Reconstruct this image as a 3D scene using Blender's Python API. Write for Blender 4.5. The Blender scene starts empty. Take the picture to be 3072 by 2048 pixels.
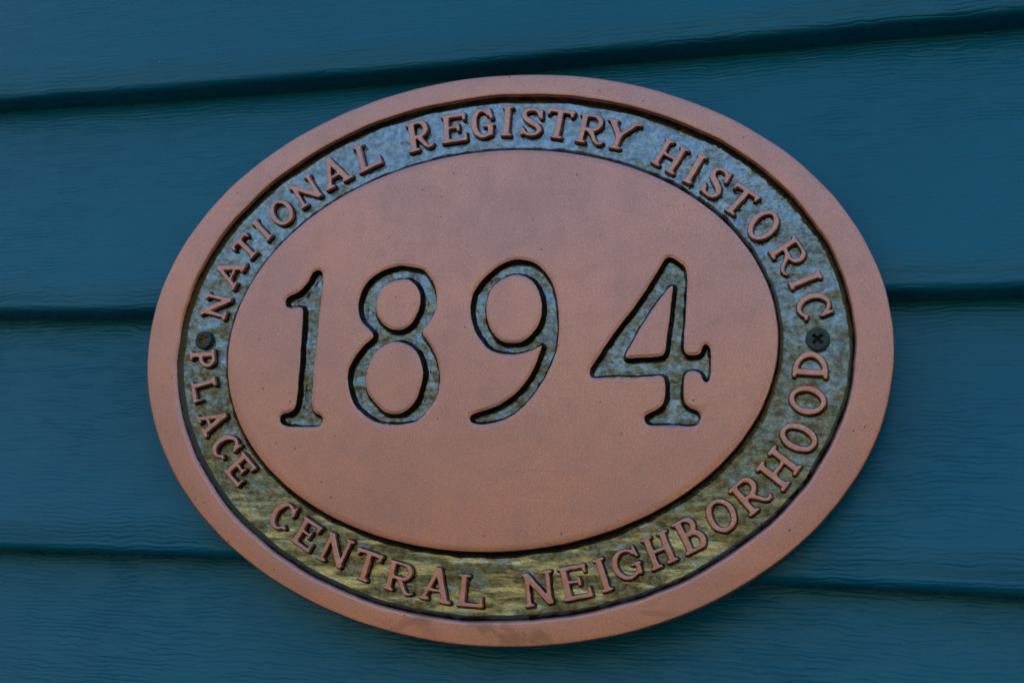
import bpy, math
import numpy as np

# ------------------------------------------------------------------ camera, sky, sun, exposure
scene = bpy.context.scene
C = scene.collection
MM = 0.001
HEIGHT = 1.55                      # plaque centre above the ground, metres


def W3(p):
    """wall coordinates in mm (x right, y up, z out of the wall) -> world metres (N,3)"""
    p = np.asarray(p, float)
    return np.stack([p[..., 0] * MM, -p[..., 2] * MM, HEIGHT + p[..., 1] * MM], -1)


cam_data = bpy.data.cameras.new('camera')
cam = bpy.data.objects.new('camera', cam_data)
C.objects.link(cam)
scene.camera = cam
from mathutils import Matrix
R = np.array([[0.9574097, 0.0132357, 0.2884293], [0.0506638, 0.9757489, -0.2129490], [-0.2842531, 0.2184924, 0.9335209]])
Q = np.array([[1, 0, 0], [0, 0, -1], [0, 1, 0]], float)      # wall axes -> world axes
m = Matrix((Q @ R).tolist()).to_4x4()
m.translation = W3([156.54, -105.31, 467.30]).tolist()
cam.matrix_world = m
cam_data.sensor_width = 36.0
cam_data.lens = 3500 / 3072 * 36.0
cam_data.clip_start = 0.01
cam_data.clip_end = 2000
cam_data.dof.use_dof = True
cam_data.dof.focus_distance = 0.500
cam_data.dof.aperture_fstop = 12.0

SUN_EL, SUN_AZ = 40.0, 12.0          # the sun stands behind the house, so this wall is in open shade
world = bpy.data.worlds.new('World')
scene.world = world
world.use_nodes = True
wn = world.node_tree.nodes
wl = world.node_tree.links
wn.clear()
sky = wn.new('ShaderNodeTexSky')
sky.sky_type = 'NISHITA'
sky.sun_disc = False
sky.sun_elevation = math.radians(SUN_EL)
sky.sun_rotation = math.radians(SUN_AZ)
sky.air_density = 2.6
sky.dust_density = 6.5
sky.ozone_density = 6.5
bg = wn.new('ShaderNodeBackground')
bg.inputs['Strength'].default_value = 0.15
wo = wn.new('ShaderNodeOutputWorld')
wl.new(sky.outputs[0], bg.inputs[0])
wl.new(bg.outputs[0], wo.inputs[0])

sun_data = bpy.data.lights.new('sun', 'SUN')
sun_data.energy = 2.3
sun_data.angle = math.radians(0.5)
sun_data.color = (1.0, 0.95, 0.88)
sun = bpy.data.objects.new('sun', sun_data)
C.objects.link(sun)
sd = np.array([math.sin(math.radians(SUN_AZ)) * math.cos(math.radians(SUN_EL)), math.cos(math.radians(SUN_AZ)) * math.cos(math.radians(SUN_EL)), math.sin(math.radians(SUN_EL))])
from mathutils import Vector
sun.rotation_euler = Vector((-sd).tolist()).to_track_quat('-Z', 'Y').to_euler()
sun.location = (0, 6, 8)

scene.view_settings.view_transform = 'Standard'
scene.view_settings.look = 'None'
scene.view_settings.exposure = 0.93
scene.view_settings.gamma = 1.0
scene.view_settings.use_curve_mapping = False
scene.cycles.max_bounces = 8

# ------------------------------------------------------------------ helpers
rng = np.random.default_rng(1894)
_T = rng.random((256, 256))


def vnoise(x, y, seed=0):
    """smooth value noise in 0..1"""
    x = np.asarray(x, float) + 37.3 * seed + 900
    y = np.asarray(y, float) + 11.7 * seed + 900
    xi = np.floor(x).astype(int); yi = np.floor(y).astype(int)
    fx = x - xi; fy = y - yi
    fx = fx * fx * (3 - 2 * fx); fy = fy * fy * (3 - 2 * fy)
    a = _T[xi % 256, yi % 256]; b = _T[(xi + 1) % 256, yi % 256]
    c = _T[xi % 256, (yi + 1) % 256]; d = _T[(xi + 1) % 256, (yi + 1) % 256]
    return (a * (1 - fx) + b * fx) * (1 - fy) + (c * (1 - fx) + d * fx) * fy


def sstep(a, b, x):
    t = np.clip((x - a) / (b - a), 0, 1)
    return t * t * (3 - 2 * t)


def mesh_obj(name, verts_mm, quads, mat, parent=None, rub=None, smooth=True, origin=None):
    """one mesh object; vertices in wall millimetres, origin in wall millimetres"""
    v = W3(verts_mm)
    o3 = W3(np.array(origin if origin is not None else (0, 0, 0), float))
    v = v - o3
    q = np.asarray(quads, np.int32)
    me = bpy.data.meshes.new(name)
    me.vertices.add(len(v))
    me.vertices.foreach_set('co', v.astype(np.float32).ravel())
    n = q.shape[1]
    me.loops.add(q.size)
    me.loops.foreach_set('vertex_index', q.ravel())
    me.polygons.add(len(q))
    me.polygons.foreach_set('loop_start', np.arange(0, q.size, n, dtype=np.int32))
    me.polygons.foreach_set('loop_total', np.full(len(q), n, np.int32))
    me.polygons.foreach_set('use_smooth', np.full(len(q), smooth, bool))
    if rub is not None:
        at = me.attributes.new('rub', 'FLOAT', 'POINT')
        at.data.foreach_set('value', np.asarray(rub, np.float32).ravel())
    me.update(calc_edges=True)
    me.validate()
    me.materials.append(mat)
    o = bpy.data.objects.new(name, me)
    C.objects.link(o)
    if parent is not None:
        o.parent = parent
        po = parent['_o'] if '_o' in parent else (0, 0, 0)
        off = o3 - W3(np.array(list(po), float))
        o.location = off.tolist()
    else:
        o.location = o3.tolist()
    o['_o'] = [float(t) for t in (origin if origin is not None else (0, 0, 0))]
    return o


def empty(name, origin):
    o = bpy.data.objects.new(name, None)
    o.empty_display_size = 0.02
    C.objects.link(o)
    o.location = W3(np.array(origin, float)).tolist()
    o['_o'] = [float(t) for t in origin]
    return o


def tag(o, label=None, cat=None, group=None, kind=None):
    if label: o['label'] = label
    if cat: o['category'] = cat
    if group: o['group'] = group
    if kind: o['kind'] = kind
    return o


def grid_quads(nu, nv, closed_u=False):
    """vertex index = i*nv + j"""
    i = np.arange(nu if closed_u else nu - 1)
    j = np.arange(nv - 1)
    I, J = np.meshgrid(i, j, indexing='ij')
    I2 = (I + 1) % nu
    return np.stack([I * nv + J, I2 * nv + J, I2 * nv + J + 1, I * nv + J + 1], -1).reshape(-1, 4)


def compact(verts, quads, *attrs):
    used = np.zeros(len(verts), bool)
    used[quads.ravel()] = True
    idx = np.cumsum(used) - 1
    return (verts[used], idx[quads]) + tuple(a[used] for a in attrs)


# ------------------------------------------------------------------ materials
class NT:
    def __init__(self, name):
        self.m = bpy.data.materials.new(name)
        self.m.use_nodes = True
        self.t = self.m.node_tree
        self.t.nodes.clear()
        self.out = self.n('ShaderNodeOutputMaterial')
        self.p = self.n('ShaderNodeBsdfPrincipled')
        self.t.links.new(self.p.outputs[0], self.out.inputs[0])

    def n(self, typ, **kw):
        nd = self.t.nodes.new(typ)
        for k, v in kw.items():
            setattr(nd, k, v)
        return nd

    def l(self, a, b):
        self.t.links.new(a, b)

    def set(self, sock, v):
        if hasattr(v, 'is_output'):
            self.l(v, sock)
        else:
            sock.default_value = v

    def coord(self, scale=(1, 1, 1), rot=(0, 0, 0)):
        tc = self.n('ShaderNodeNewGeometry')
        mp = self.n('ShaderNodeMapping')
        mp.inputs['Scale'].default_value = scale
        mp.inputs['Rotation'].default_value = rot
        self.l(tc.outputs['Position'], mp.inputs[0])
        return mp.outputs[0]

    def noise(self, vec, scale, detail=3, rough=0.55, dist=0.0):
        nd = self.n('ShaderNodeTexNoise')
        nd.inputs['Scale'].default_value = scale
        nd.inputs['Detail'].default_value = detail
        nd.inputs['Roughness'].default_value = rough
        nd.inputs['Distortion'].default_value = dist
        self.l(vec, nd.inputs['Vector'])
        return nd.outputs[0]

    def ramp(self, v, a, b, lo=0.0, hi=1.0):
        nd = self.n('ShaderNodeMapRange', interpolation_type='SMOOTHSTEP')
        self.set(nd.inputs[0], v)
        nd.inputs[1].default_value = a; nd.inputs[2].default_value = b
        nd.inputs[3].default_value = lo; nd.inputs[4].default_value = hi
        return nd.outputs[0]

    def math(self, op, a, b=0.0, c=0.0):
        nd = self.n('ShaderNodeMath', operation=op)
        self.set(nd.inputs[0], a); self.set(nd.inputs[1], b)
        if len(nd.inputs) > 2: self.set(nd.inputs[2], c)
        return nd.outputs[0]

    def mix(self, f, a, b):
        nd = self.n('ShaderNodeMix', data_type='RGBA')
        self.set(nd.inputs[0], f)
        self.set(nd.inputs[6], a if hasattr(a, 'is_output') else (*a, 1))
        self.set(nd.inputs[7], b if hasattr(b, 'is_output') else (*b, 1))
        return nd.outputs[2]

    def bump(self, h, strength, dist, prev=None):
        nd = self.n('ShaderNodeBump')
        nd.inputs['Strength'].default_value = strength
        nd.inputs['Distance'].default_value = dist
        self.l(h, nd.inputs['Height'])
        if prev is not None: self.l(prev, nd.inputs['Normal'])
        return nd.outputs[0]


def mat_plaque():
    """cast plaque: rubbed copper on the high faces, oxide and verdigris left in the low ones"""
    t = NT('antique_copper')
    at = t.n('ShaderNodeAttribute', attribute_name='rub')
    rub = at.outputs['Fac']
    co = t.coord()
    edge = t.noise(co, 900, 3, 0.6)
    f = t.math('ADD', rub, t.math('MULTIPLY', t.math('SUBTRACT', edge, 0.5), 0.35))
    f = t.ramp(f, 0.40, 0.62)
    # copper face
    big = t.noise(co, 16, 3, 0.6)
    med = t.noise(co, 90, 3, 0.6)
    grit = t.noise(co, 520, 2, 0.7)
    fine = t.noise(co, 1500, 1, 0.6)
    cop = t.mix(t.ramp(big, 0.3, 0.7), (0.575, 0.282, 0.292), (0.695, 0.312, 0.286))
    cop = t.mix(t.ramp(med, 0.45, 0.75, 0.0, 0.36), cop, (0.47, 0.27, 0.275))
    cop = t.mix(t.ramp(grit, 0.52, 0.75, 0.0, 0.30), cop, (0.82, 0.36, 0.25))
    cop = t.mix(t.ramp(grit, 0.48, 0.28, 0.0, 0.32), cop, (0.38, 0.25, 0.27))
    cop = t.mix(t.ramp(fine, 0.30, 0.70, 0.38, 0.0), cop, (0.26, 0.15, 0.13))
    cop = t.mix(t.ramp(fine, 0.66, 0.80, 0.0, 0.42), cop, (0.95, 0.72, 0.62))  # metal sparkle painted into the colour as pale specks
    vo = t.n('ShaderNodeTexVoronoi')
    vo.inputs['Scale'].default_value = 210
    t.l(co, vo.inputs['Vector'])
    pick = t.ramp(t.n_sep(vo.outputs['Color']), 0.62, 0.95)
    pit = t.math('MULTIPLY', t.ramp(vo.outputs['Distance'], 0.05, 0.11, 0.9, 0.0), pick)
    cop = t.mix(pit, cop, (0.06, 0.03, 0.025))
    sc = t.noise(t.coord((26, 26, 420), (0, 0.35, 0)), 1.0, 2, 0.6)     # scuffs
    cop = t.mix(t.ramp(sc, 0.66, 0.84, 0.0, 0.14), cop, (0.36, 0.24, 0.23))
    for rot, thr in ((0.9, 0.012), (-0.25, 0.010), (1.35, 0.009)):           # hairline scratches
        wv = t.noise(t.coord((34, 34, 34), (0, rot, 0)), 1.0, 1, 0.5)
        ln = t.noise(t.coord((9, 9, 150), (0, rot, 0.3)), 1.0, 1, 0.4)
        hair = t.ramp(t.math('ABSOLUTE', t.math('SUBTRACT', ln, 0.5)), 0.0, thr, 1.0, 0.0)
        cop = t.mix(t.math('MULTIPLY', hair, t.ramp(wv, 0.62, 0.70, 0.0, 0.28)), cop, (0.20, 0.12, 0.11))
    stn = t.noise(co, 38, 5, 0.65, 0.5)
    pz = t.n('ShaderNodeSeparateXYZ')
    t.l(co, pz.inputs[0])
    drip = t.ramp(pz.outputs[2], HEIGHT - 0.100, HEIGHT - 0.122, 0.0, 0.13)     # grime gathers along the lower rim
    cop = t.mix(t.ramp(t.math('ADD', stn, drip), 0.66, 0.78, 0.0, 0.55), cop, (0.24, 0.14, 0.11))
    # brown oxide on the sunk walls, verdigris over it on the sunk floors; bluer upward, painting in the sky's reflection
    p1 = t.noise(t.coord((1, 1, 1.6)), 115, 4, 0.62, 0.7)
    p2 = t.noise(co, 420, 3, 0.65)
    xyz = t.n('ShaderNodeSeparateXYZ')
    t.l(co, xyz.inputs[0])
    sky_bias = t.ramp(xyz.outputs[2], HEIGHT - 0.12, HEIGHT + 0.12, -0.13, 0.17)  # sky reflection put into the colour: more blue towards the top
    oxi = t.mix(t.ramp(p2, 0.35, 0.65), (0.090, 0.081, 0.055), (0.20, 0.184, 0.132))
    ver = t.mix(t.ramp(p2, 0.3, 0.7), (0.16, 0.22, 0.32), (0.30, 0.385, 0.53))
    horizon_streak = t.noise(t.coord((40, 40, 250)), 1.0, 3, 0.6, 0.4)
    horizon_mask = t.ramp(xyz.outputs[2], HEIGHT - 0.03, HEIGHT - 0.10)
    oxi = t.mix(t.math('MULTIPLY', t.ramp(horizon_streak, 0.44, 0.66, 0.0, 0.85), horizon_mask), oxi, (0.66, 0.60, 0.38))  # warm horizon reflection painted as streaks low on the floors
    fv = t.ramp(t.math('ADD', p1, sky_bias), 0.34, 0.74)
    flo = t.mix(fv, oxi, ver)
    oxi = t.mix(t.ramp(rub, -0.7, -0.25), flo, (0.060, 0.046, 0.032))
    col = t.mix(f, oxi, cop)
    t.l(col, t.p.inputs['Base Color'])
    t.set(t.p.inputs['Metallic'], t.ramp(f, 0, 1, 0.9, 1.0))
    ro = t.math('ADD', t.ramp(f, 0, 1, 0.16, 0.36), t.math('MULTIPLY', t.math('SUBTRACT', med, 0.5), 0.16))
    t.l(ro, t.p.inputs['Roughness'])
    h = t.math('ADD', t.math('MULTIPLY', fine, 0.05), t.math('MULTIPLY', med, 0.25))
    h = t.math('ADD', h, t.math('MULTIPLY', t.math('MULTIPLY', p2, t.math('SUBTRACT', 1.0, f)), 1.3))
    t.l(t.bump(h, 0.5, 0.0006), t.p.inputs['Normal'])
    return t.m


def _sep(self, c):
    nd = self.n('ShaderNodeSeparateColor')
    self.l(c, nd.inputs[0])
    return nd.outputs[0]


NT.n_sep = _sep


def mat_siding():
    t = NT('blue_vinyl_siding')
    co = t.coord()
    oi = t.n('ShaderNodeObjectInfo')
    ad = t.n('ShaderNodeVectorMath', operation='ADD')
    cv = t.n('ShaderNodeCombineXYZ')
    t.l(t.math('MULTIPLY', oi.outputs['Random'], 7.0), cv.inputs[0])
    t.l(co, ad.inputs[0]); t.l(cv.outputs[0], ad.inputs[1])
    mp = t.n('ShaderNodeMapping')
    mp.inputs['Scale'].default_value = (30, 30, 380)
    t.l(ad.outputs[0], mp.inputs[0])
    g = t.noise(mp.outputs[0], 1.0, 2.0, 0.45, 0.7)
    def streak(sx, sz, det=1.0):
        q = t.n('ShaderNodeMapping')
        q.inputs['Scale'].default_value = (sx, sx, sz)
        t.l(ad.outputs[0], q.inputs[0])
        return t.noise(q.outputs[0], 1.0, det, 0.5)
    xyz = t.n('ShaderNodeSeparateXYZ')
    t.l(co, xyz.inputs[0])
    ph = t.math('MULTIPLY', xyz.outputs[2], 2 * math.pi / 0.0022)
    ph = t.math('ADD', ph, t.math('MULTIPLY', streak(24, 62), 22.0))
    ph = t.math('ADD', ph, t.math('MULTIPLY', streak(120, 190), 8.0))
    rip = t.math('MULTIPLY_ADD', t.math('SINE', ph), 0.5, 0.5)
    crack = t.ramp(rip, 0.0, 0.28)                            # narrow troughs
    mask = t.ramp(streak(42, 210, 2.0), 0.36, 0.62, 0.22, 0.9)
    h = t.math('MULTIPLY', t.math('ADD', t.math('MULTIPLY', crack, 0.55), t.math('MULTIPLY', rip, 0.35)), mask)
    h = t.math('MULTIPLY', h, t.ramp(t.noise(co, 11, 2, 0.5), 0.36, 0.64, 0.45, 1.15))   # embossing runs deep and shallow
    h = t.math('ADD', h, t.math('MULTIPLY', g, 0.9))
    b = t.bump(h, 0.7, 0.00045)
    t.l(b, t.p.inputs['Normal'])
    big = t.noise(co, 9, 3, 0.6)
    col = t.mix(t.ramp(big, 0.3, 0.7), (0.0008, 0.122, 0.236), (0.001, 0.138, 0.260))
    vo = t.n('ShaderNodeTexVoronoi')
    vo.inputs['Scale'].default_value = 48
    t.l(co, vo.inputs['Vector'])
    dust = t.math('MULTIPLY', t.ramp(vo.outputs['Distance'], 0.015, 0.035, 1.0, 0.0), t.ramp(t.n_sep(vo.outputs['Color']), 0.80, 0.82))
    col = t.mix(t.math('MULTIPLY', dust, 0.6), col, (0.35, 0.42, 0.42))
    t.l(col, t.p.inputs['Base Color'])
    t.l(t.ramp(t.noise(co, 60, 3, 0.6), 0.3, 0.7, 0.22, 0.32), t.p.inputs['Roughness'])
    t.p.inputs['Specular IOR Level'].default_value = 0.30
    return t.m


def mat_screw():
    t = NT('blued_steel')
    co = t.coord()
    nz = t.noise(co, 700, 4, 0.6)
    t.l(t.mix(t.ramp(nz, 0.35, 0.7), (0.022, 0.045, 0.055), (0.045, 0.078, 0.090)), t.p.inputs['Base Color'])
    t.p.inputs['Metallic'].default_value = 0.4
    t.p.inputs['Roughness'].default_value = 0.55
    t.l(t.bump(nz, 0.25, 0.0003), t.p.inputs['Normal'])
    return t.m


def mat_rust_or_shade(strong):
    t = NT('rust')
    co = t.coord()
    nz = t.noise(co, 800, 4, 0.6)
    a, b = ((0.10, 0.022, 0.008), (0.55, 0.22, 0.05)) if strong else ((0.006, 0.005, 0.004), (0.05, 0.028, 0.014))  # second pair is near black, painting shade into the slot
    t.l(t.mix(t.ramp(nz, 0.40, 0.66), a, b), t.p.inputs['Base Color'])
    t.p.inputs['Roughness'].default_value = 0.8
    t.l(t.bump(nz, 0.8, 0.0005), t.p.inputs['Normal'])
    return t.m


def mat_ground():
    t = NT('added_bed_and_lawn')
    co = t.coord()
    a = t.noise(co, 0.35, 4, 0.6)
    b = t.noise(co, 9, 4, 0.6)
    lawn = t.mix(t.ramp(a, 0.35, 0.65), (0.24, 0.195, 0.075), (0.33, 0.26, 0.11))
    lawn = t.mix(t.ramp(b, 0.3, 0.7, 0.0, 0.4), lawn, (0.15, 0.15, 0.05))
    bed = t.mix(t.ramp(b, 0.35, 0.65), (0.035, 0.027, 0.020), (0.065, 0.050, 0.036))
    xyz = t.n('ShaderNodeSeparateXYZ')
    t.l(t.coord(), xyz.inputs[0])
    edge = t.math('ADD', xyz.outputs[1], t.math('MULTIPLY', a, 1.2))
    col = t.mix(t.ramp(edge, -4.4, -4.0), lawn, bed)       # added for bounce light: mulch bed along the house, tan lawn beyond
    t.l(col, t.p.inputs['Base Color'])
    t.p.inputs['Roughness'].default_value = 0.95
    return t.m


M_PLAQUE = mat_plaque()
M_SIDING = mat_siding()
M_SCREW = mat_screw()
M_RUST = mat_rust_or_shade(True)
M_SLOT_SHADE = mat_rust_or_shade(False)  # near-black colour stands in for shade deep in the slot
M_GROUND = mat_ground()

# ------------------------------------------------------------------ ground
g = 300000.0
ground = mesh_obj('ground', np.array([(-g, -HEIGHT * 1000, -g), (g, -HEIGHT * 1000, -g), (g, -HEIGHT * 1000, g), (-g, -HEIGHT * 1000, g)]), np.array([[0, 3, 2, 1]]), M_GROUND, smooth=False, origin=(0, -HEIGHT * 1000, 0))  # unseen ground, added for reflections and light from below
tag(ground, kind='structure')

# ------------------------------------------------------------------ siding
LAP0, EXPO, ZB = 139.4, 117.75, -27.7      # lap line, exposure, face of the lower board at the lap
LIP = 16.6                                   # how far a board's lower edge stands proud of the next one
WX = 950.0                                   # half length of a board
wall = empty('siding_wall', (0, -HEIGHT * 1000, ZB))
tag(wall, 'wall of dark teal blue lapped siding boards with embossed wood grain behind the plaque', 'wall')


def lap_bow(k, x):
    """boards are never dead straight: each lap line bows a little (mm)"""
    u = np.clip(x, -420, 420) / 167.5
    if k == 0: r = 0.0048 * (u + .2) ** 2 - .006
    elif k == 1: r = 0.0042 * (u + .15) ** 2 - .004
    elif k == 2: r = -0.0026 * (u + .2) ** 2 + .002
    else: r = 0.002 * np.sin(u * 1.3 + k)
    return r * 167.5 + 0.35 * np.sin(x / 61.0 + 2.1 * k) + 0.25 * np.sin(x / 23.0 + k)


def siding_board(k):
    """board whose lower edge is lap line k (k = 0 the uppermost line in view)"""
    xs = np.concatenate([np.linspace(-WX, -420, 30, endpoint=False), np.linspace(-420, 420, 300, endpoint=False), np.linspace(420, WX, 30)])
    zf = ZB + LIP
    prof = []                                # (fraction of the face from the top, dy from lower lap, z)
    top = EXPO + 10.0
    for s in np.concatenate([np.linspace(0, 0.86, 16, endpoint=False), np.linspace(0.86, 1, 12)]):
        yy = top * (1 - s) + 6.0 * s
        prof.append((yy, ZB - 0.8 + (zf - ZB + 0.8) * s - 0.0105 * max(0.0, 19.0 - yy) ** 2))
    zf -= 0.0105 * 13.0 ** 2
    for a in np.linspace(0, 1, 13)[1:]:       # rolled lower edge
        an = a * math.pi * 0.52
        prof.append((6.0 - 5.0 * math.sin(an), zf - 4.2 + 4.2 * math.cos(an) + 0.35 * math.sin(a * math.pi)))
    for s in np.linspace(0, 1, 6)[1:]:
        prof.append((1.0 - 0.8 * s, zf - 4.8 - 9.6 * s))
    prof = np.array(prof)
    y0 = LAP0 - k * EXPO
    X = np.repeat(xs[:, None], len(prof), 1)
    b_lo = lap_bow(k, xs)[:, None]
    b_hi = lap_bow(k - 1, xs)[:, None]
    f = np.clip(prof[:, 0] / EXPO, 0, 1)[None]
    Y = y0 + prof[None, :, 0] + b_lo * (1 - f) + b_hi * f
    Z = np.repeat(prof[None, :, 1], len(xs), 0) + 0.5 * (vnoise(X / 130, Y / 60, 3 + k) - 0.5)
    lipw = sstep(16, 3, prof[:, 0])[None]
    Z = Z + lipw * 0.7 * (vnoise(X / 34, X * 0 + k * 3.3, 9) - 0.5)
    Y = Y + lipw * 0.5 * (vnoise(X / 18, X * 0 + k * 5.1, 12) - 0.5)
    v = np.stack([X, Y, Z], -1).reshape(-1, 3)
    q = grid_quads(len(xs), len(prof))[:, ::-1]
    return mesh_obj('siding_board', v, q, M_SIDING, wall, origin=(0, y0, ZB))


for k in range(-2, 6):
    siding_board(k)
# sheathing behind the boards: body of the house wall, added and sized for its shade
bx0, bx1, by0, by1, bz0, bz1 = -3500, 3500, -HEIGHT * 1000, 2450 - HEIGHT * 1000, -170, -38
bv = np.array([(x, y, z) for x in (bx0, bx1) for y in (by0, by1) for z in (bz0, bz1)], float)
bq = np.array([(0, 1, 3, 2), (4, 6, 7, 5), (0, 4, 5, 1), (2, 3, 7, 6), (0, 2, 6, 4), (1, 5, 7, 3)])
mesh_obj('shade_sheathing', bv, bq, M_SIDING, wall, smooth=False, origin=(0, -HEIGHT * 1000, -100))

# ------------------------------------------------------------------ plaque outlines, millimetres from its centre
OUT = (167.50, 126.29, [0.0, 0.0014, -0.0015, 0.0034, -0.0092, -0.0012, 0.0012])
MED = (123.99, 88.75, [-0.0017, -0.0043, 0.0037, 0.0023, 0.0081, -0.0005, -0.0018])
INN = (153.24, 115.93, [-0.0019, 0.0038, -0.0035, -0.0002, -0.0029])
DIGITS = {
 '1': ['-85.7,34.6 -84.4,35.4 -82.7,35.6 -81.2,34.9 -80.3,33.5 -80.1,30.6 -80.1,26.4 -79.9,20.1 -80.1,14.9 -80.2,8.7 -80.1,2.6 -80.2,-4.6 -80.2,-9.7 -80.1,-16.2 -79.9,-21.8 -79.6,-26.3 -78.8,-29.3 -77.4,-30.8 -75.5,-31.2 -73.9,-32.2 -73.2,-33.7 -73.5,-35.2 -74.4,-36.7 -76.7,-37.4 -80.6,-37.2 -84.3,-37.4 -88.7,-37.4 -92.0,-37.1 -94.1,-36.0 -95.0,-34.3 -94.9,-32.5 -93.8,-31.2 -91.4,-30.9 -89.3,-30.0 -88.0,-28.7 -87.6,-26.4 -87.5,-20.8 -87.7,-14.3 -87.8,-7.6 -88.2,-1.0 -88.3,5.7 -88.6,10.9 -88.8,15.0 -89.0,17.1 -90.3,18.0 -93.1,17.8 -95.6,17.5 -97.1,17.9 -98.1,19.1 -98.5,21.2 -97.7,22.7 -96.1,23.9 -93.3,24.5 -90.7,26.3 -88.7,28.6 -87.3,31.0 -86.1,33.6'],
 '8': ['-42.8,36.9 -38.5,36.4 -34.7,35.7 -31.5,35.0 -29.8,33.4 -27.4,30.5 -25.4,27.7 -24.2,24.4 -23.7,21.3 -23.8,17.3 -24.3,13.8 -25.7,11.3 -27.3,9.3 -29.0,7.3 -29.5,6.1 -28.8,4.6 -26.8,2.3 -24.4,-0.9 -22.4,-4.1 -21.1,-7.6 -19.9,-11.5 -19.3,-14.9 -19.4,-18.3 -19.9,-22.2 -21.5,-25.6 -23.8,-28.6 -25.9,-31.0 -28.0,-33.5 -30.5,-34.4 -33.5,-35.1 -37.1,-35.6 -41.8,-35.5 -46.0,-35.1 -48.6,-34.5 -51.9,-32.9 -55.3,-30.5 -58.5,-28.0 -60.4,-25.1 -62.0,-21.6 -63.2,-17.6 -63.7,-14.1 -63.6,-10.6 -62.1,-7.6 -60.5,-4.6 -58.6,-1.8 -56.2,1.0 -53.6,2.7 -52.8,4.0 -53.1,5.2 -54.6,7.0 -56.9,8.6 -59.2,10.6 -60.7,13.2 -61.5,16.8 -61.6,19.9 -61.0,23.5 -59.7,27.1 -57.5,30.1 -54.8,32.4 -51.2,34.4 -47.5,36.0', '-45.1,29.6 -42.2,29.9 -39.3,30.5 -36.8,29.2 -34.0,26.8 -32.3,24.0 -31.7,21.0 -31.9,17.4 -32.7,14.4 -34.2,10.9 -36.7,8.4 -38.7,7.2 -41.3,7.0 -44.7,7.2 -47.3,9.0 -49.9,11.3 -51.7,13.6 -52.5,16.2 -52.5,19.7 -51.8,23.8 -50.4,26.4 -47.9,28.4', '-43.4,1.4 -40.3,1.5 -37.0,0.6 -33.8,-0.9 -31.0,-3.6 -29.4,-6.6 -28.4,-10.0 -27.8,-13.5 -28.0,-16.9 -28.8,-20.4 -29.8,-23.8 -31.6,-26.7 -34.5,-29.2 -37.0,-30.7 -42.7,-30.8 -45.5,-28.9 -48.3,-26.4 -51.2,-23.8 -53.3,-21.1 -54.3,-17.1 -54.3,-13.1 -53.8,-10.1 -52.7,-7.1 -51.7,-4.1 -49.5,-1.6 -46.5,0.4'],
 '9': ['11.2,38.6 15.4,38.0 19.7,36.9 22.9,34.8 25.6,31.9 28.1,28.7 29.8,24.9 31.1,20.8 31.8,16.7 32.4,11.7 32.8,7.6 32.8,1.6 32.5,-2.4 31.0,-6.8 29.0,-11.8 26.8,-16.2 24.0,-20.7 21.2,-24.4 17.9,-27.9 14.5,-30.6 10.6,-32.7 6.1,-34.1 1.5,-34.9 -2.1,-34.8 -4.2,-33.9 -5.2,-31.9 -4.5,-30.7 -2.5,-29.6 1.1,-28.6 5.6,-27.1 10.1,-24.8 14.0,-22.0 17.3,-18.5 20.1,-14.8 22.2,-10.8 23.7,-6.3 24.8,-2.8 25.6,-0.1 24.4,-1.1 21.0,-2.8 16.9,-3.9 12.9,-4.6 7.7,-4.3 3.5,-3.2 0.5,-1.3 -2.0,1.5 -4.9,5.4 -6.8,9.5 -7.8,13.1 -8.3,17.2 -7.8,20.3 -7.2,23.4 -5.6,26.5 -2.9,29.9 0.1,32.7 3.6,35.5 7.1,37.2', '10.9,31.4 14.9,30.5 17.5,29.7 20.2,27.3 22.5,24.0 24.0,19.9 24.5,15.8 24.2,11.7 23.1,8.2 20.5,4.7 18.1,2.4 15.6,0.9 8.9,0.8 5.7,2.8 2.9,5.8 1.1,8.9 -0.1,12.5 -0.5,16.6 -0.4,20.2 0.6,24.4 3.0,27.4 6.6,29.7'],
 '4': ['76.7,37.0 78.1,37.7 80.3,37.3 83.3,35.3 86.0,32.8 86.6,30.8 86.8,25.8 86.7,19.9 86.5,14.0 86.3,8.2 86.1,2.4 86.0,-1.5 86.5,-3.6 88.0,-4.4 90.5,-4.4 92.6,-3.9 93.0,-2.4 93.5,-0.5 94.6,0.3 96.0,-0.1 97.0,-1.7 97.3,-4.4 97.3,-8.2 97.3,-12.9 96.8,-15.3 95.7,-16.2 94.3,-15.7 93.6,-13.9 92.8,-12.0 90.7,-11.1 88.4,-11.3 86.8,-12.5 86.5,-15.4 86.5,-19.6 86.6,-22.9 87.6,-25.3 89.7,-26.4 92.1,-27.1 93.5,-28.5 93.9,-30.4 93.3,-32.2 91.8,-33.9 89.0,-34.3 85.3,-33.8 80.2,-33.9 74.5,-34.2 72.2,-34.0 70.7,-32.6 70.3,-30.7 71.1,-29.1 73.4,-28.1 76.2,-26.9 78.0,-24.9 78.6,-22.6 78.6,-18.7 78.4,-15.4 77.9,-13.7 76.2,-13.1 71.9,-13.8 67.2,-13.9 63.3,-14.3 59.0,-13.8 54.6,-14.1 50.2,-14.6 47.5,-14.4 46.5,-12.7 46.6,-10.2 48.5,-7.8 50.7,-3.8 53.5,0.6 56.7,5.5 59.9,9.9 63.2,14.3 66.9,19.7 70.5,25.6 74.2,32.0', '80.6,25.2 80.3,21.5 79.7,17.1 79.6,12.2 79.1,7.3 78.5,2.4 78.3,-2.4 77.8,-4.8 74.0,-5.2 69.2,-5.3 64.4,-5.6 61.6,-5.8 62.0,-4.3 63.8,-0.9 66.5,4.9 69.2,9.3 71.9,14.2 74.7,18.1 77.4,22.0 79.5,24.7'],
}
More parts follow.
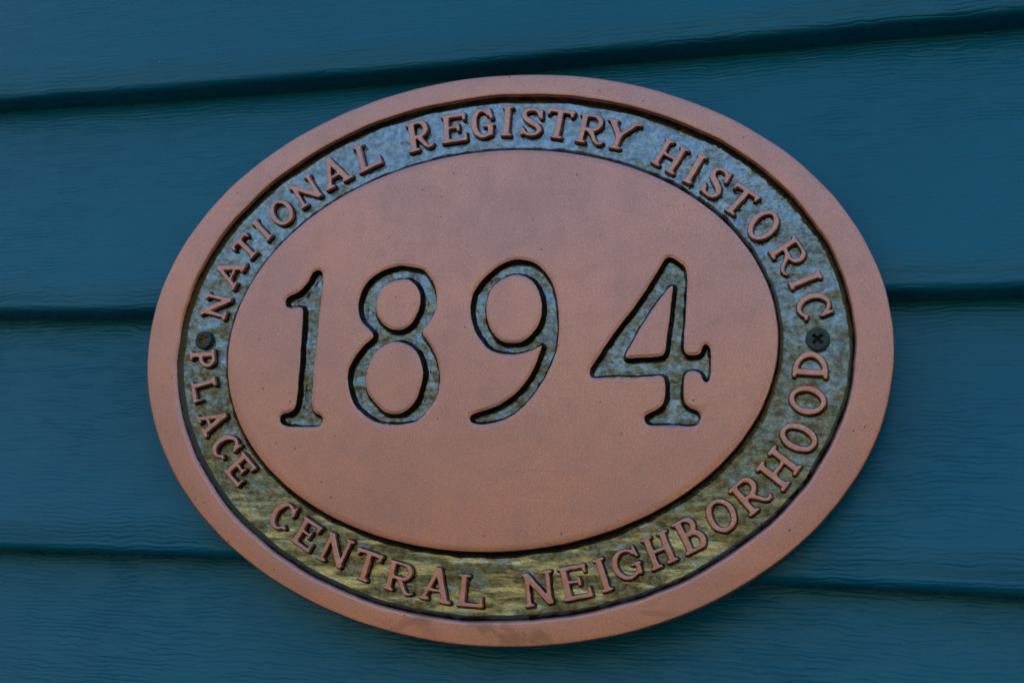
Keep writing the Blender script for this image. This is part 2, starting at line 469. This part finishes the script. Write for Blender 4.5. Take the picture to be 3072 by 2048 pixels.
LETTERS = '''
N -129.04,12.02 -126.10,23.47 -142.66,14.95
A -126.06,26.26 -120.26,39.48 -139.11,31.60
T -120.59,39.14 -113.74,46.90 -130.44,47.55
I -111.01,49.47 -108.58,52.93 -120.65,58.67
O -106.50,55.64 -96.22,60.78 -114.36,67.34
N -94.78,64.98 -84.38,72.06 -103.06,76.03
A -82.98,73.26 -69.81,79.95 -90.97,87.00
L -67.13,81.08 -56.06,85.93 -71.86,94.52
R -43.19,90.02 -30.76,92.68 -46.41,104.55
E -27.49,93.61 -15.13,94.85 -29.14,107.70
G -12.67,94.98 -1.82,95.73 -15.36,109.61
I 0.49,95.98 5.73,95.67 0.61,110.77
S 9.19,96.18 19.67,94.20 9.98,109.59
T 20.17,94.71 32.48,92.11 22.32,108.49
R 34.75,91.44 47.76,88.56 37.20,105.05
Y 45.44,88.96 60.34,84.96 50.00,101.79
H 68.73,80.31 79.27,73.44 75.41,91.58
I 82.60,70.99 86.80,68.90 89.46,83.45
S 89.69,66.65 97.11,60.96 97.32,78.41
T 97.89,59.58 107.66,52.52 106.30,69.51
O 108.26,49.28 115.78,40.82 118.48,59.52
R 118.97,39.05 125.86,27.54 129.58,45.97
I 127.12,25.83 128.74,22.06 139.34,30.81
C 129.50,19.11 132.13,8.68 142.80,22.56
P -145.67,-2.16 -143.94,-10.78 -132.73,-1.50
L -143.09,-17.11 -140.22,-27.11 -130.73,-14.14
A -138.49,-32.99 -132.23,-43.25 -125.50,-27.11
C -130.33,-46.75 -123.58,-54.31 -118.90,-39.24
E -120.99,-57.55 -112.71,-65.14 -111.93,-48.66
C -97.13,-80.07 -88.32,-84.93 -89.67,-68.86
E -84.26,-87.22 -74.67,-92.44 -78.26,-76.09
N -70.67,-94.63 -58.42,-98.51 -65.46,-82.39
T -54.58,-101.17 -42.67,-104.42 -51.25,-88.46
R -38.69,-105.26 -25.32,-108.34 -36.50,-92.76
A -22.26,-108.51 -8.14,-110.44 -20.94,-94.28
L -5.52,-110.63 5.99,-110.95 -5.00,-97.30
N 24.22,-109.69 36.74,-107.05 21.88,-96.03
E 40.33,-106.36 52.47,-103.47 36.48,-93.05
I 56.13,-102.01 60.74,-100.35 51.14,-88.99
G 62.48,-98.15 73.37,-93.53 57.40,-86.51
H 75.78,-92.41 86.49,-87.23 70.33,-80.22
B 89.21,-85.83 98.46,-80.71 82.48,-73.73
O 100.77,-78.08 111.07,-72.37 94.21,-65.94
R 113.88,-69.66 123.03,-61.04 104.69,-59.70
H 126.31,-59.50 133.73,-48.67 115.30,-51.11
O 136.79,-45.55 140.91,-35.37 122.90,-39.82
O 141.19,-29.98 143.59,-18.55 127.05,-26.89
D 142.97,-14.38 143.38,-3.28 129.32,-13.76
'''
PHI = -0.0095                      # the plaque hangs a hair off level
FLOOR = -3.1                       # lettering band below the rim face
THICK = 12.0


def turn(xy):
    c, s = math.cos(PHI), math.sin(PHI)
    xy = np.asarray(xy, float)
    return np.stack([c * xy[..., 0] - s * xy[..., 1], s * xy[..., 0] + c * xy[..., 1]], -1)


def oval(spec, th):
    a, b, co = spec
    k = 1 + co[0]
    for n in range(1, (len(co) - 1) // 2 + 1):
        k = k + co[2 * n - 1] * np.cos(n * th) + co[2 * n] * np.sin(n * th)
    return np.stack([a * k * np.cos(th), b * k * np.sin(th)], -1)


def oval_normal(spec, th):
    e = 1e-3
    d = oval(spec, th + e) - oval(spec, th - e)
    n = np.stack([d[..., 1], -d[..., 0]], -1)
    return n / np.linalg.norm(n, axis=-1, keepdims=True)


def P3(xy, z):
    t = turn(xy)
    return np.concatenate([t, np.broadcast_to(np.asarray(z, float), t.shape[:-1])[..., None]], -1)


plaque = empty('oval_plaque', (0, 0, -THICK))
tag(plaque, 'oval copper-coloured cast plaque reading 1894 screwed to blue siding', 'plaque')

# rim ------------------------------------------------------------
TH = np.linspace(0, 2 * math.pi, 900, endpoint=False)
oo, on = oval(OUT, TH), oval_normal(OUT, TH)
ii, inn = oval(INN, TH), oval_normal(INN, TH)
wob = (vnoise(np.cos(TH) * 12, np.sin(TH) * 12, 4) - .5) * 0.9 + (vnoise(np.cos(TH) * 40, np.sin(TH) * 40, 5) - .5) * 0.16
owob = (vnoise(np.cos(TH) * 16, np.sin(TH) * 16, 6) - .5) * 0.3
rows, rz, rr = [], [], []
for d, z, r in ((-1.5, -THICK, 0), (-0.3, -THICK, 0.0), (0.0, -THICK + .5, 0.1), (0.0, -5.0, 0.1), (0.0, -2.0, .2), (0.0, -1.2, .6), (-0.06, -0.9, 1), (-0.22, -0.38, 1), (-0.5, -0.12, 1), (-0.95, -0.02, 1), (-1.8, 0.0, 1)):
    rows.append(oo + on * (d + owob[:, None])); rz.append(np.full(len(TH), z)); rr.append(np.full(len(TH), r))
for s in np.linspace(0.1, 0.9, 9):
    rows.append((oo - on * 1.8) * (1 - s) + (ii + inn * (1.6 + wob[:, None])) * s)
    rz.append(np.full(len(TH), 0.06 * math.sin(math.pi * s)) + (vnoise(np.cos(TH) * 9 + s, np.sin(TH) * 9, 8) - .5) * 0.08); rr.append(np.ones(len(TH)))
for d, z, r in ((1.5, 0.0, 1), (0.8, -0.04, 1), (0.35, -0.22, .95), (0.0, -0.62, .9), (-0.3, -1.1, .45), (-0.7, -1.7, .1), (-1.2, -2.3, 0), (-1.8, -2.75, 0), (-2.6, FLOOR, -.4), (-3.6, FLOOR - .35, -1)):
    rows.append(ii + inn * (d + wob[:, None] * (1 if d > -2 else 1.2))); rz.append(np.full(len(TH), z)); rr.append(np.full(len(TH), r))
V = np.stack([P3(x, z) for x, z in zip(rows, rz)], 1)
mesh_obj('rim', V.reshape(-1, 3), grid_quads(len(TH), len(rows), True), M_PLAQUE, plaque, rub=np.stack(rr, 1), origin=(0, 0, -THICK))

# back plate -----------------------------------------------------
nb = 180
tb = np.linspace(0, 2 * math.pi, nb, endpoint=False)
bo = oval(OUT, tb) * 0.985
bvv = np.concatenate([P3(bo, -THICK + .4), P3(bo, -THICK + 1.6), P3(np.zeros((1, 2)), -THICK + .4), P3(np.zeros((1, 2)), -THICK + 1.6)])
i0 = np.arange(nb); i1 = (i0 + 1) % nb
tri = np.concatenate([np.stack([i1, i0, np.full(nb, 2 * nb)], 1), np.stack([i0 + nb, i1 + nb, np.full(nb, 2 * nb + 1)], 1)])
mesh_obj('back_plate', bvv, tri, M_PLAQUE, plaque, rub=np.zeros(len(bvv)), smooth=False, origin=(0, 0, -THICK))

# band -----------------------------------------------------------
TB = np.linspace(0, 2 * math.pi, 1500, endpoint=False)
NB = 64
b0 = oval(MED, TB) * 0.985
b1 = oval(INN, TB) + oval_normal(INN, TB) * 1.0
S = np.linspace(0, 1, NB)
BX = b0[:, None] * (1 - S)[None, :, None] + b1[:, None] * S[None, :, None]
x, y = BX[..., 0], BX[..., 1]
zz = FLOOR + 0.30 * (vnoise(x / 11, y / 6, 1) - .5) + 0.16 * (vnoise(x / 4, y / 2.6, 2) - .5) + 0.07 * (vnoise(x / 1.9, y / 1.3, 13) - .5)
ang = np.arctan2(y / 102, x / 138)
rough = np.exp(-((ang - 0.62) / 0.36) ** 2)                     # porous casting beside HISTORIC
zz = zz + (0.03 + 0.42 * rough) * (vnoise(x / 1.5, y / 1.5, 3) - .5) + rough * 0.25 * (vnoise(x / .8, y / .8, 7) - .5)
zz = zz + 0.5 * sstep(0.10, 0.0, S)[None] + 0.5 * sstep(0.90, 1.0, S)[None]
V = P3(BX, zz)
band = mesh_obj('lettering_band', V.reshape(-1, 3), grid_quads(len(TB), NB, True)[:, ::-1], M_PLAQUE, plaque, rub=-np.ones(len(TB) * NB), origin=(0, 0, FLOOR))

# medallion with sunk numerals -----------------------------------


def poly(s):
    return np.array([[float(t) for t in p.split(',')] for p in s.split()])


def smooth_poly(p, n=3):
    """Catmull-Rom through the traced corners"""
    p = 0.18 * np.roll(p, 1, 0) + 0.64 * p + 0.18 * np.roll(p, -1, 0)
    a, b, c, d = np.roll(p, 1, 0), p, np.roll(p, -1, 0), np.roll(p, -2, 0)
    o = []
    for t in np.linspace(0, 1, n, endpoint=False):
        o.append(0.5 * (2 * b + (c - a) * t + (2 * a - 5 * b + 4 * c - d) * t * t + (3 * b - a - 3 * c + d) * t ** 3))
    return np.stack(o, 1).reshape(-1, 2)


def poly_sdf(polys, X, Y):
    """signed distance (negative inside, even-odd) to closed polygons"""
    px, py = X.ravel(), Y.ravel()
    best = np.full(px.shape, 1e9)
    ins = np.zeros(px.shape, bool)
    for p in polys:
        q = np.roll(p, -1, 0)
        for (ax, ay), (bx, by) in zip(p, q):
            dx, dy = bx - ax, by - ay
            L = dx * dx + dy * dy + 1e-12
            t = np.clip(((px - ax) * dx + (py - ay) * dy) / L, 0, 1)
            best = np.minimum(best, (px - ax - t * dx) ** 2 + (py - ay - t * dy) ** 2)
            c = ((ay > py) != (by > py)) & (px < (bx - ax) * (py - ay) / (by - ay + 1e-12) + ax)
            ins ^= c
    d = np.sqrt(best)
    return np.where(ins, -d, d).reshape(X.shape)


NU, NV = 800, 560
u = np.linspace(-1, 1, NU); v = np.linspace(-1, 1, NV)
U, Vv = np.meshgrid(u, v, indexing='ij')
DX, DY = U * np.sqrt(1 - Vv ** 2 / 2), Vv * np.sqrt(1 - U ** 2 / 2)
rho = np.hypot(DX, DY)
th = np.arctan2(DY, DX)
mo = oval(MED, th)
MX, MY = mo[..., 0] * rho, mo[..., 1] * rho
edge = (1 - rho) * 0.5 * (MED[0] + MED[1])                      # rough distance to the edge, mm
z = 0.18 * (vnoise(MX / 45, MY / 45, 11) - .5)
z = z - 0.30 * np.clip(1 - edge / 3.0, 0, 1) ** 1.7             # worn, rolled edge
rub = 1 - 0.25 * np.clip(1 - edge / .5, 0, 1)
DEPTH, DRAFT = 3.9, 1.6
numeral_of = np.zeros(MX.shape, int)
for n, ch in enumerate('1894'):
    polys = [smooth_poly(poly(s)) for s in DIGITS[ch]]
    allp = np.concatenate(polys)
    lo, hi = allp.min(0) - 4, allp.max(0) + 4
    msk = (MX > lo[0]) & (MX < hi[0]) & (MY > lo[1]) & (MY < hi[1])
    sx, sy = MX[msk], MY[msk]
    jx = 0.22 * (vnoise(sx / 3.1, sy / 3.1, 21) - .5); jy = 0.22 * (vnoise(sx / 3.1, sy / 3.1, 22) - .5)
    d = poly_sdf(polys, sx + jx, sy + jy)
    dd = d + 0.5 * (vnoise(sx / 2.2, sy / 2.2, 23) - .5) * sstep(-.3, -1.4, d)
    w = 1 - sstep(-DRAFT, 0.15, dd)
    floor = DEPTH + 0.36 * (vnoise(sx / 4.5, sy / 4.5, 24) - .5) + 0.26 * (vnoise(sx / 1.7, sy / 1.7, 25) - .5)
    floor = floor - 0.8 * sstep(2.2, 0.8, -d) * (vnoise(sx / 3, sy / 3, 26))
    zl = z[msk] - w * floor - 0.28 * np.clip(1 - np.abs(d - .1) / 0.9, 0, 1) * (d > .1)
    z[msk] = zl
    r = rub[msk]
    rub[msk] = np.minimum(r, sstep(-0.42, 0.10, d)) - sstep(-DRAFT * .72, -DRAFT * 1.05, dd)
    no = numeral_of[msk]
    no[d < 0.05] = n + 1
    numeral_of[msk] = no
MV = P3(np.stack([MX, MY], -1), z).reshape(-1, 3)
quads = grid_quads(NU, NV)
qn = numeral_of.ravel()[quads].max(1)
# edge wall of the medallion, from the boundary of the sheet down into the band
v0, q0, r0 = compact(MV, quads[qn == 0], rub.ravel())
eth = np.concatenate([th[:-1, 0], th[-1, :-1], th[:0:-1, -1], th[0, :0:-1]])
ez = np.concatenate([z[:-1, 0], z[-1, :-1], z[:0:-1, -1], z[0, :0:-1]])
eo, en = oval(MED, eth), oval_normal(MED, eth)
ew = (vnoise(np.cos(eth) * 26, np.sin(eth) * 26, 31) - .5) * 0.7
er, ezs, erub = [], [], []
for dd, zd, rb in ((0, 0, 1), (0.25, -0.3, .9), (0.42, -0.7, .45), (0.55, -1.2, .1), (0.8, -1.8, 0), (1.2, -2.3, 0), (1.8, -2.6, -.2), (2.8, FLOOR - .1, -1)):
    er.append(eo + en * (dd + ew[:, None] * min(1, dd))); ezs.append(ez + zd if zd > -2.5 else np.full(len(eth), zd)); erub.append(np.full(len(eth), rb))
EV = np.stack([P3(a, b) for a, b in zip(er, ezs)], 1)
eq = grid_quads(len(eth), len(er), True)
mv = np.concatenate([v0, EV.reshape(-1, 3)])
mq = np.concatenate([q0, eq + len(v0)])
mr = np.concatenate([r0, np.stack(erub, 1).ravel()])
medallion = mesh_obj('medallion', mv, mq, M_PLAQUE, plaque, rub=mr, origin=(0, 0, FLOOR))
for n, ch in enumerate('1894'):
    vv, qq, r_ = compact(MV, quads[qn == n + 1], rub.ravel())
    c = vv.mean(0)
    o = mesh_obj('numeral', vv, qq, M_PLAQUE, medallion, rub=r_, origin=(c[0], c[1], -DEPTH))
    o['label'] = 'sunk digit %s with blue-green patina on its floor' % ch

# raised letters -------------------------------------------------
TK, TN, SR = 0.100, 0.072, 0.056            # thick, thin and serif half widths, in letter heights


def arc(cx, cy, rx, ry, a0, a1, n=22):
    t = np.radians(np.linspace(a0, a1, n))
    return np.stack([cx + rx * np.cos(t), cy + ry * np.sin(t)], 1), t


def st(pts, r0, r1=None):
    p = np.array(pts, float)
    r1 = r0 if r1 is None else r1
    return p, np.linspace(r0, r1, len(p))


def bowl(x0, y0, y1, w, thick=TK):
    """right-hand bowl between y0 and y1 from x0 out to w"""
    cy, ry = (y0 + y1) / 2, (y1 - y0) / 2
    ry = ry - TN * .5
    rx = min(ry * 1.05, w - x0 - thick)
    cx = w - thick - rx
    p, t = arc(cx, cy, rx, ry, 90, -90)
    p = np.concatenate([[[x0, cy + ry]], p, [[x0, cy - ry]]])
    r = np.concatenate([[TN], TN + (thick - TN) * np.abs(np.cos(t)) ** 1.5, [TN]])
    return p, r


def serif(x, y, l, r):
    return st([(x - l, y), (x + r, y)], SR)


def glyph(ch, w):
    s = SR
    up, dn = 1 - s, s
    if ch == 'I':
        return [st([(w / 2, dn), (w / 2, up)], TK), st([(s, dn), (w - s, dn)], s), st([(s, up), (w - s, up)], s)]
    if ch == 'T':
        return [st([(w / 2, dn), (w / 2, 1 - TN)], TK), serif(w / 2, dn, .15, .15), st([(s, 1 - TN), (w - s, 1 - TN)], TN),
                st([(s + .01, 1 - TN), (s, .80)], TN, .05), st([(w - s - .01, 1 - TN), (w - s, .80)], TN, .05)]
    if ch == 'A':
        ap = (w * .5, 1 - TN)
        return [st([ap, (.15, dn)], TN), st([ap, (w - .18, dn)], TK * .95), st([(w * .32, .33), (w * .68, .33)], .048),
                serif(.15, dn, .10, .12), serif(w - .17, dn, .13, .12)]
    if ch == 'N':
        x0, x1 = .15, w - .13
        return [st([(x0, dn), (x0, .93)], TN), st([(x0 - .02, .93), (x1, .07)], TK * 1.02), st([(x1, up), (x1, .08)], TN),
                serif(x0, dn, .10, .11), serif(x1, up, .10, .08), serif(x0, up, .10, .0)]
    if ch == 'L':
        x0 = .19
        return [st([(x0, dn), (x0, up)], TK), serif(x0, up, .14, .14), serif(x0, dn, .14, .1), st([(x0, TN), (w - s, TN)], TN),
                st([(w - s - .005, TN), (w - s + .01, .30)], TN, .045)]
    if ch in 'PRBD':
        x0 = .19
        g = [st([(x0, dn), (x0, up)], TK), serif(x0, up, .13, .05), serif(x0, dn, .13, .13 if ch in 'PR' else .05)]
        if ch == 'P':
            g.append(bowl(x0, .40, 1, w, TK * .85))
        if ch == 'R':
            g.append(bowl(x0, .44, 1, w * .86, TK * .9))
            g.append(st([(w * .46, .46), (w * .58, .30), (w * .69, .14), (w * .80, .065), (w * .90, .07), (w - .05, .12)], TK * .82, .048))
        if ch == 'B':
            g += [bowl(x0, .50, 1, w * .88, TK * .9), bowl(x0, 0, .56, w, TK)]
        if ch == 'D':
            cy, rx = .5, w - x0 - TK * .95
            p, t = arc(x0, .5, rx, .5 - TN, 90, -90)
            g.append((p, TN + (TK - TN) * np.abs(np.cos(t)) ** 1.4))
        return g
    if ch == 'E':
        x0 = .19
        return [st([(x0, dn), (x0, up)], TK), serif(x0, up, .13, .1), serif(x0, dn, .13, .1), st([(x0, 1 - TN), (w - .10, 1 - TN)], TN),
                st([(w - .10, 1 - TN), (w - .09, .76)], TN, .045), st([(x0, .52), (w * .64, .52)], .052), st([(w * .66, .61), (w * .66, .42)], .05),
                st([(x0, TN), (w - s - .01, TN)], TN), st([(w - s - .01, TN), (w - s + .01, .28)], TN, .045)]
    if ch == 'O':
        p, t = arc(w / 2, .5, w / 2 - TK * .9, .5 - TN, 0, 360, 44)
        return [(p, TN + (TK * .9 - TN) * np.abs(np.cos(t)) ** 1.3)]
    if ch in 'CG':
        p, t = arc(w / 2 + .02, .5, w / 2 - TK * .8, .5 - TN, 42, 318 if ch == 'C' else 330, 36)
        r = TN * .85 + (TK - TN * .85) * np.clip(-np.cos(t), 0, 1) ** .8
        g = [(p, r), st([(w - .10, .95), (w - .055, .66)], .05, .05), st([tuple(p[0]), (w - .07, .72)], TN * .9, .055)]
        if ch == 'G':
            g = g + [st([(w - .13, .40), (w - .13, .13)], TK * .8, TN), serif(w - .13, .42, .16, .08)]
        else:
            g = g + [st([tuple(p[-1]), (w - .05, .20)], TN * .8, .045)]
        return g
    if ch == 'H':
        x0, x1 = .19, w - .19
        return [st([(x0, dn), (x0, up)], TK), st([(x1, dn), (x1, up)], TK), st([(x0, .5), (x1, .5)], .062)] + \
               [serif(x, yy, .13, .13) for x in (x0, x1) for yy in (dn, up)]
    if ch == 'S':
        p = np.array([(w - .11, .74), (w * .72, .90), (w * .48, .935), (w * .24, .88), (w * .14, .74), (w * .24, .60), (w * .50, .50), (w * .76, .40), (w * .87, .26), (w * .76, .12), (w * .50, .065), (w * .26, .10), (.11, .26)])
        a, b, c, d = p[np.maximum(np.arange(12) - 1, 0)], p[:12], p[1:], p[np.minimum(np.arange(12) + 2, 12)]
        o = []
        for t in (0, .25, .5, .75):
            o.append(0.5 * (2 * b + (c - a) * t + (2 * a - 5 * b + 4 * c - d) * t * t + (3 * b - a - 3 * c + d) * t ** 3))
        o = np.stack(o, 1).reshape(-1, 2)
        k = np.linspace(-1, 1, len(o))
        r = TN * .85 + (TK * 1.05 - TN * .85) * np.exp(-(k / .42) ** 2)
        return [(o, r), st([(w - .09, .95), (w - .07, .68)], .048), st([(.06, .30), (.09, .05)], .048)]
    if ch == 'Y':
        m_ = (w / 2, .46)
        return [st([(w / 2, dn), m_], TK), st([m_, (.17, up)], TK), st([m_, (w - .17, up)], TN), serif(w / 2, dn, .15, .15), serif(.17, up, .12, .15), serif(w - .16, up, .13, .11)]
    raise ValueError(ch)


def stroke_sdf(strokes, X, Y):
    d = np.full(X.shape, 1e9)
    for p, r in strokes:
        e = np.full(X.shape, 1e9)
        for (a, b, ra, rb) in zip(p[:-1], p[1:], r[:-1], r[1:]):
            ab = b - a
            L = ab @ ab + 1e-12
            t = np.clip(((X - a[0]) * ab[0] + (Y - a[1]) * ab[1]) / L, 0, 1)
            e = np.minimum(e, np.hypot(X - a[0] - t * ab[0], Y - a[1] - t * ab[1]) - (ra + (rb - ra) * t))
        k = 0.55                                         # mm, soft cast fillets where strokes meet
        h = np.clip(0.5 + 0.5 * (d - e) / k, 0, 1)
        d = np.where(d > 1e6, e, d * (1 - h) + e * h - k * h * (1 - h))
    return d


WORDS = ['NATIONAL', 'REGISTRY', 'HISTORIC', 'PLACE', 'CENTRAL', 'NEIGHBORHOOD']
ORD = ['first', 'second', 'third', 'fourth', 'fifth', 'sixth', 'seventh', 'eighth', 'ninth', 'tenth', 'eleventh', 'twelfth']
names = [(wd, i) for wd in WORDS for i in range(len(wd))]
STEP = 0.21
for (wd, wi), line in zip(names, LETTERS.strip().split('\n')):
    ch, *pt = line.split()
    assert ch == wd[wi]
    bl, br, tl = [np.array([float(t) for t in p.split(',')]) for p in pt]
    wv, uv = br - bl, tl - bl
    hh, ww = np.linalg.norm(uv), np.linalg.norm(wv)
    ex = wv / ww
    ey = uv / hh
    strokes = []
    for p, r in glyph(ch, ww / hh):
        strokes.append((bl + p[:, :1] * hh * ex + p[:, 1:] * hh * ey, r * hh * 0.93))
    m_ = 2.6
    gx = np.arange(-m_, ww + m_, STEP); gy = np.arange(-m_, hh + m_, STEP)
    GX, GY = np.meshgrid(gx, gy, indexing='ij')
    c = bl + 0
    perp = np.array([-ex[1], ex[0]])
    LX = c[0] + GX * ex[0] + GY * perp[0]; LY = c[1] + GX * ex[1] + GY * perp[1]
    jx = 0.24 * (vnoise(LX / 2.1, LY / 2.1, 41) - .5); jy = 0.24 * (vnoise(LX / 2.1, LY / 2.1, 42) - .5)
    d = stroke_sdf(strokes, LX + jx, LY + jy)
    yl = ((LX - bl[0]) * -ex[1] + (LY - bl[1]) * ex[0]) * (hh / abs(uv[1] * ex[0] - uv[0] * ex[1]))
    d = np.maximum(d, np.maximum(-yl, yl - hh) + 0.0 * d)
    wall_w = 1.25
    t = np.clip((d - 0.02) / (wall_w - .02), 0, 1)
    prof = 1 - (1 - t) ** 2.6
    bevel = 0.26 * np.clip((d + 0.42) / 0.46, 0, 1) ** 1.3
    top = -0.25 + 0.22 * (vnoise(LX / 4, LY / 4, 43) - .5)
    crown = -bevel
    z = top + crown - prof * (-FLOOR + 0.35) - 0.35 * np.clip((d - 1.0) / 1.2, 0, 1)
    rub_l = 1 - sstep(0.0, 0.42, d)
    V = P3(np.stack([LX, LY], -1), z).reshape(-1, 3)
    q = grid_quads(len(gx), len(gy))
    keep = d.ravel()[q].min(1) < 1.6
    vv, qq, r_ = compact(V, q[keep], rub_l.ravel())
    ce = P3(bl + wv / 2 + uv / 2, FLOOR)
    o = mesh_obj('letter', vv, qq, M_PLAQUE, band, rub=r_, origin=ce)
    o['label'] = 'raised copper letter %s, %s of %s' % (ch, ORD[wi], wd)

# screws ---------------------------------------------------------


def screw(cx, cy, rad, tilt, arm, wide, label, rust, ztop, lean):
    root = tag(empty('screw', (*turn((cx, cy)), FLOOR)), label, 'screw', 'screws holding the plaque')
    n = 96
    g = np.linspace(-1, 1, n)
    U, V_ = np.meshgrid(g, g, indexing='ij')
    x = U * np.sqrt(1 - V_ ** 2 / 2) * rad; y = V_ * np.sqrt(1 - U ** 2 / 2) * rad
    r = np.hypot(x, y)
    c, s = math.cos(tilt), math.sin(tilt)
    a, b = c * x + s * y, -s * x + c * y
    a = a + 0.25 * (vnoise(x, y, 51) - .5); b = b + 0.25 * (vnoise(x, y, 52) - .5)
    d = np.minimum(np.maximum(np.abs(a) - arm, np.abs(b) - wide), np.maximum(np.abs(b) - arm, np.abs(a) - wide))
    core = np.hypot(a, b) - wide * 1.75
    d = np.minimum(d, core)
    dep = sstep(0.10, -0.30, d) * (min(2.1, ztop - FLOOR - .45) * (1 - 0.3 * np.clip(r / arm, 0, 1)))
    z = ztop - 0.35 * np.clip((r - rad * .80) / (rad * .2), 0, 1) ** 2 - dep + lean[0] * x + lean[1] * y + 0.08 * (vnoise(x * 2, y * 2, 53) - .5)
    xy = np.stack([x + cx, y + cy], -1)
    V = P3(xy, z).reshape(-1, 3)
    q = grid_quads(n, n)
    inrec = d.ravel()[q].max(1) < 0.0
    bt = np.concatenate([np.stack([U[:-1, 0], V_[:-1, 0]], 1), np.stack([U[-1, :-1], V_[-1, :-1]], 1), np.stack([U[:0:-1, -1], V_[:0:-1, -1]], 1), np.stack([U[0, :0:-1], V_[0, :0:-1]], 1)])
    bxy = np.stack([bt[:, 0] * np.sqrt(1 - bt[:, 1] ** 2 / 2), bt[:, 1] * np.sqrt(1 - bt[:, 0] ** 2 / 2)], 1) * rad
    be = ztop - 0.35 + lean[0] * bxy[:, 0] + lean[1] * bxy[:, 1]
    SV = np.stack([P3(bxy + (cx, cy), be), P3(bxy * 1.015 + (cx, cy), be - .3), P3(bxy * 0.98 + (cx, cy), np.full(len(be), FLOOR - 1.0))], 1)
    hv, hq = compact(V, q[~inrec])
    sq = grid_quads(len(bt), 3, True)
    o = (*turn((cx, cy)), FLOOR)
    mesh_obj('head', np.concatenate([hv, SV.reshape(-1, 3)]), np.concatenate([hq, sq + len(hv)]), M_SCREW, root, origin=o)
    rv, rq = compact(V, q[inrec])
    mesh_obj('cross_recess', rv, rq, rust, root, origin=o)
    return root


screw(-139.4, 3.0, 4.35, 0.35, 2.4, 0.85, 'smaller screw with orange rust in its cross slot, left end of plaque above PLACE', M_RUST, -0.9, (0.10, 0.0))
screw(139.1, 2.1, 4.7, 0.78, 2.5, 0.62, 'slate grey screw with dark cross slot, right end of plaque between HISTORIC and NEIGHBORHOOD', M_SLOT_SHADE, -0.6, (0.0, 0.0))

for o in bpy.data.objects:
    if '_o' in o: del o['_o']
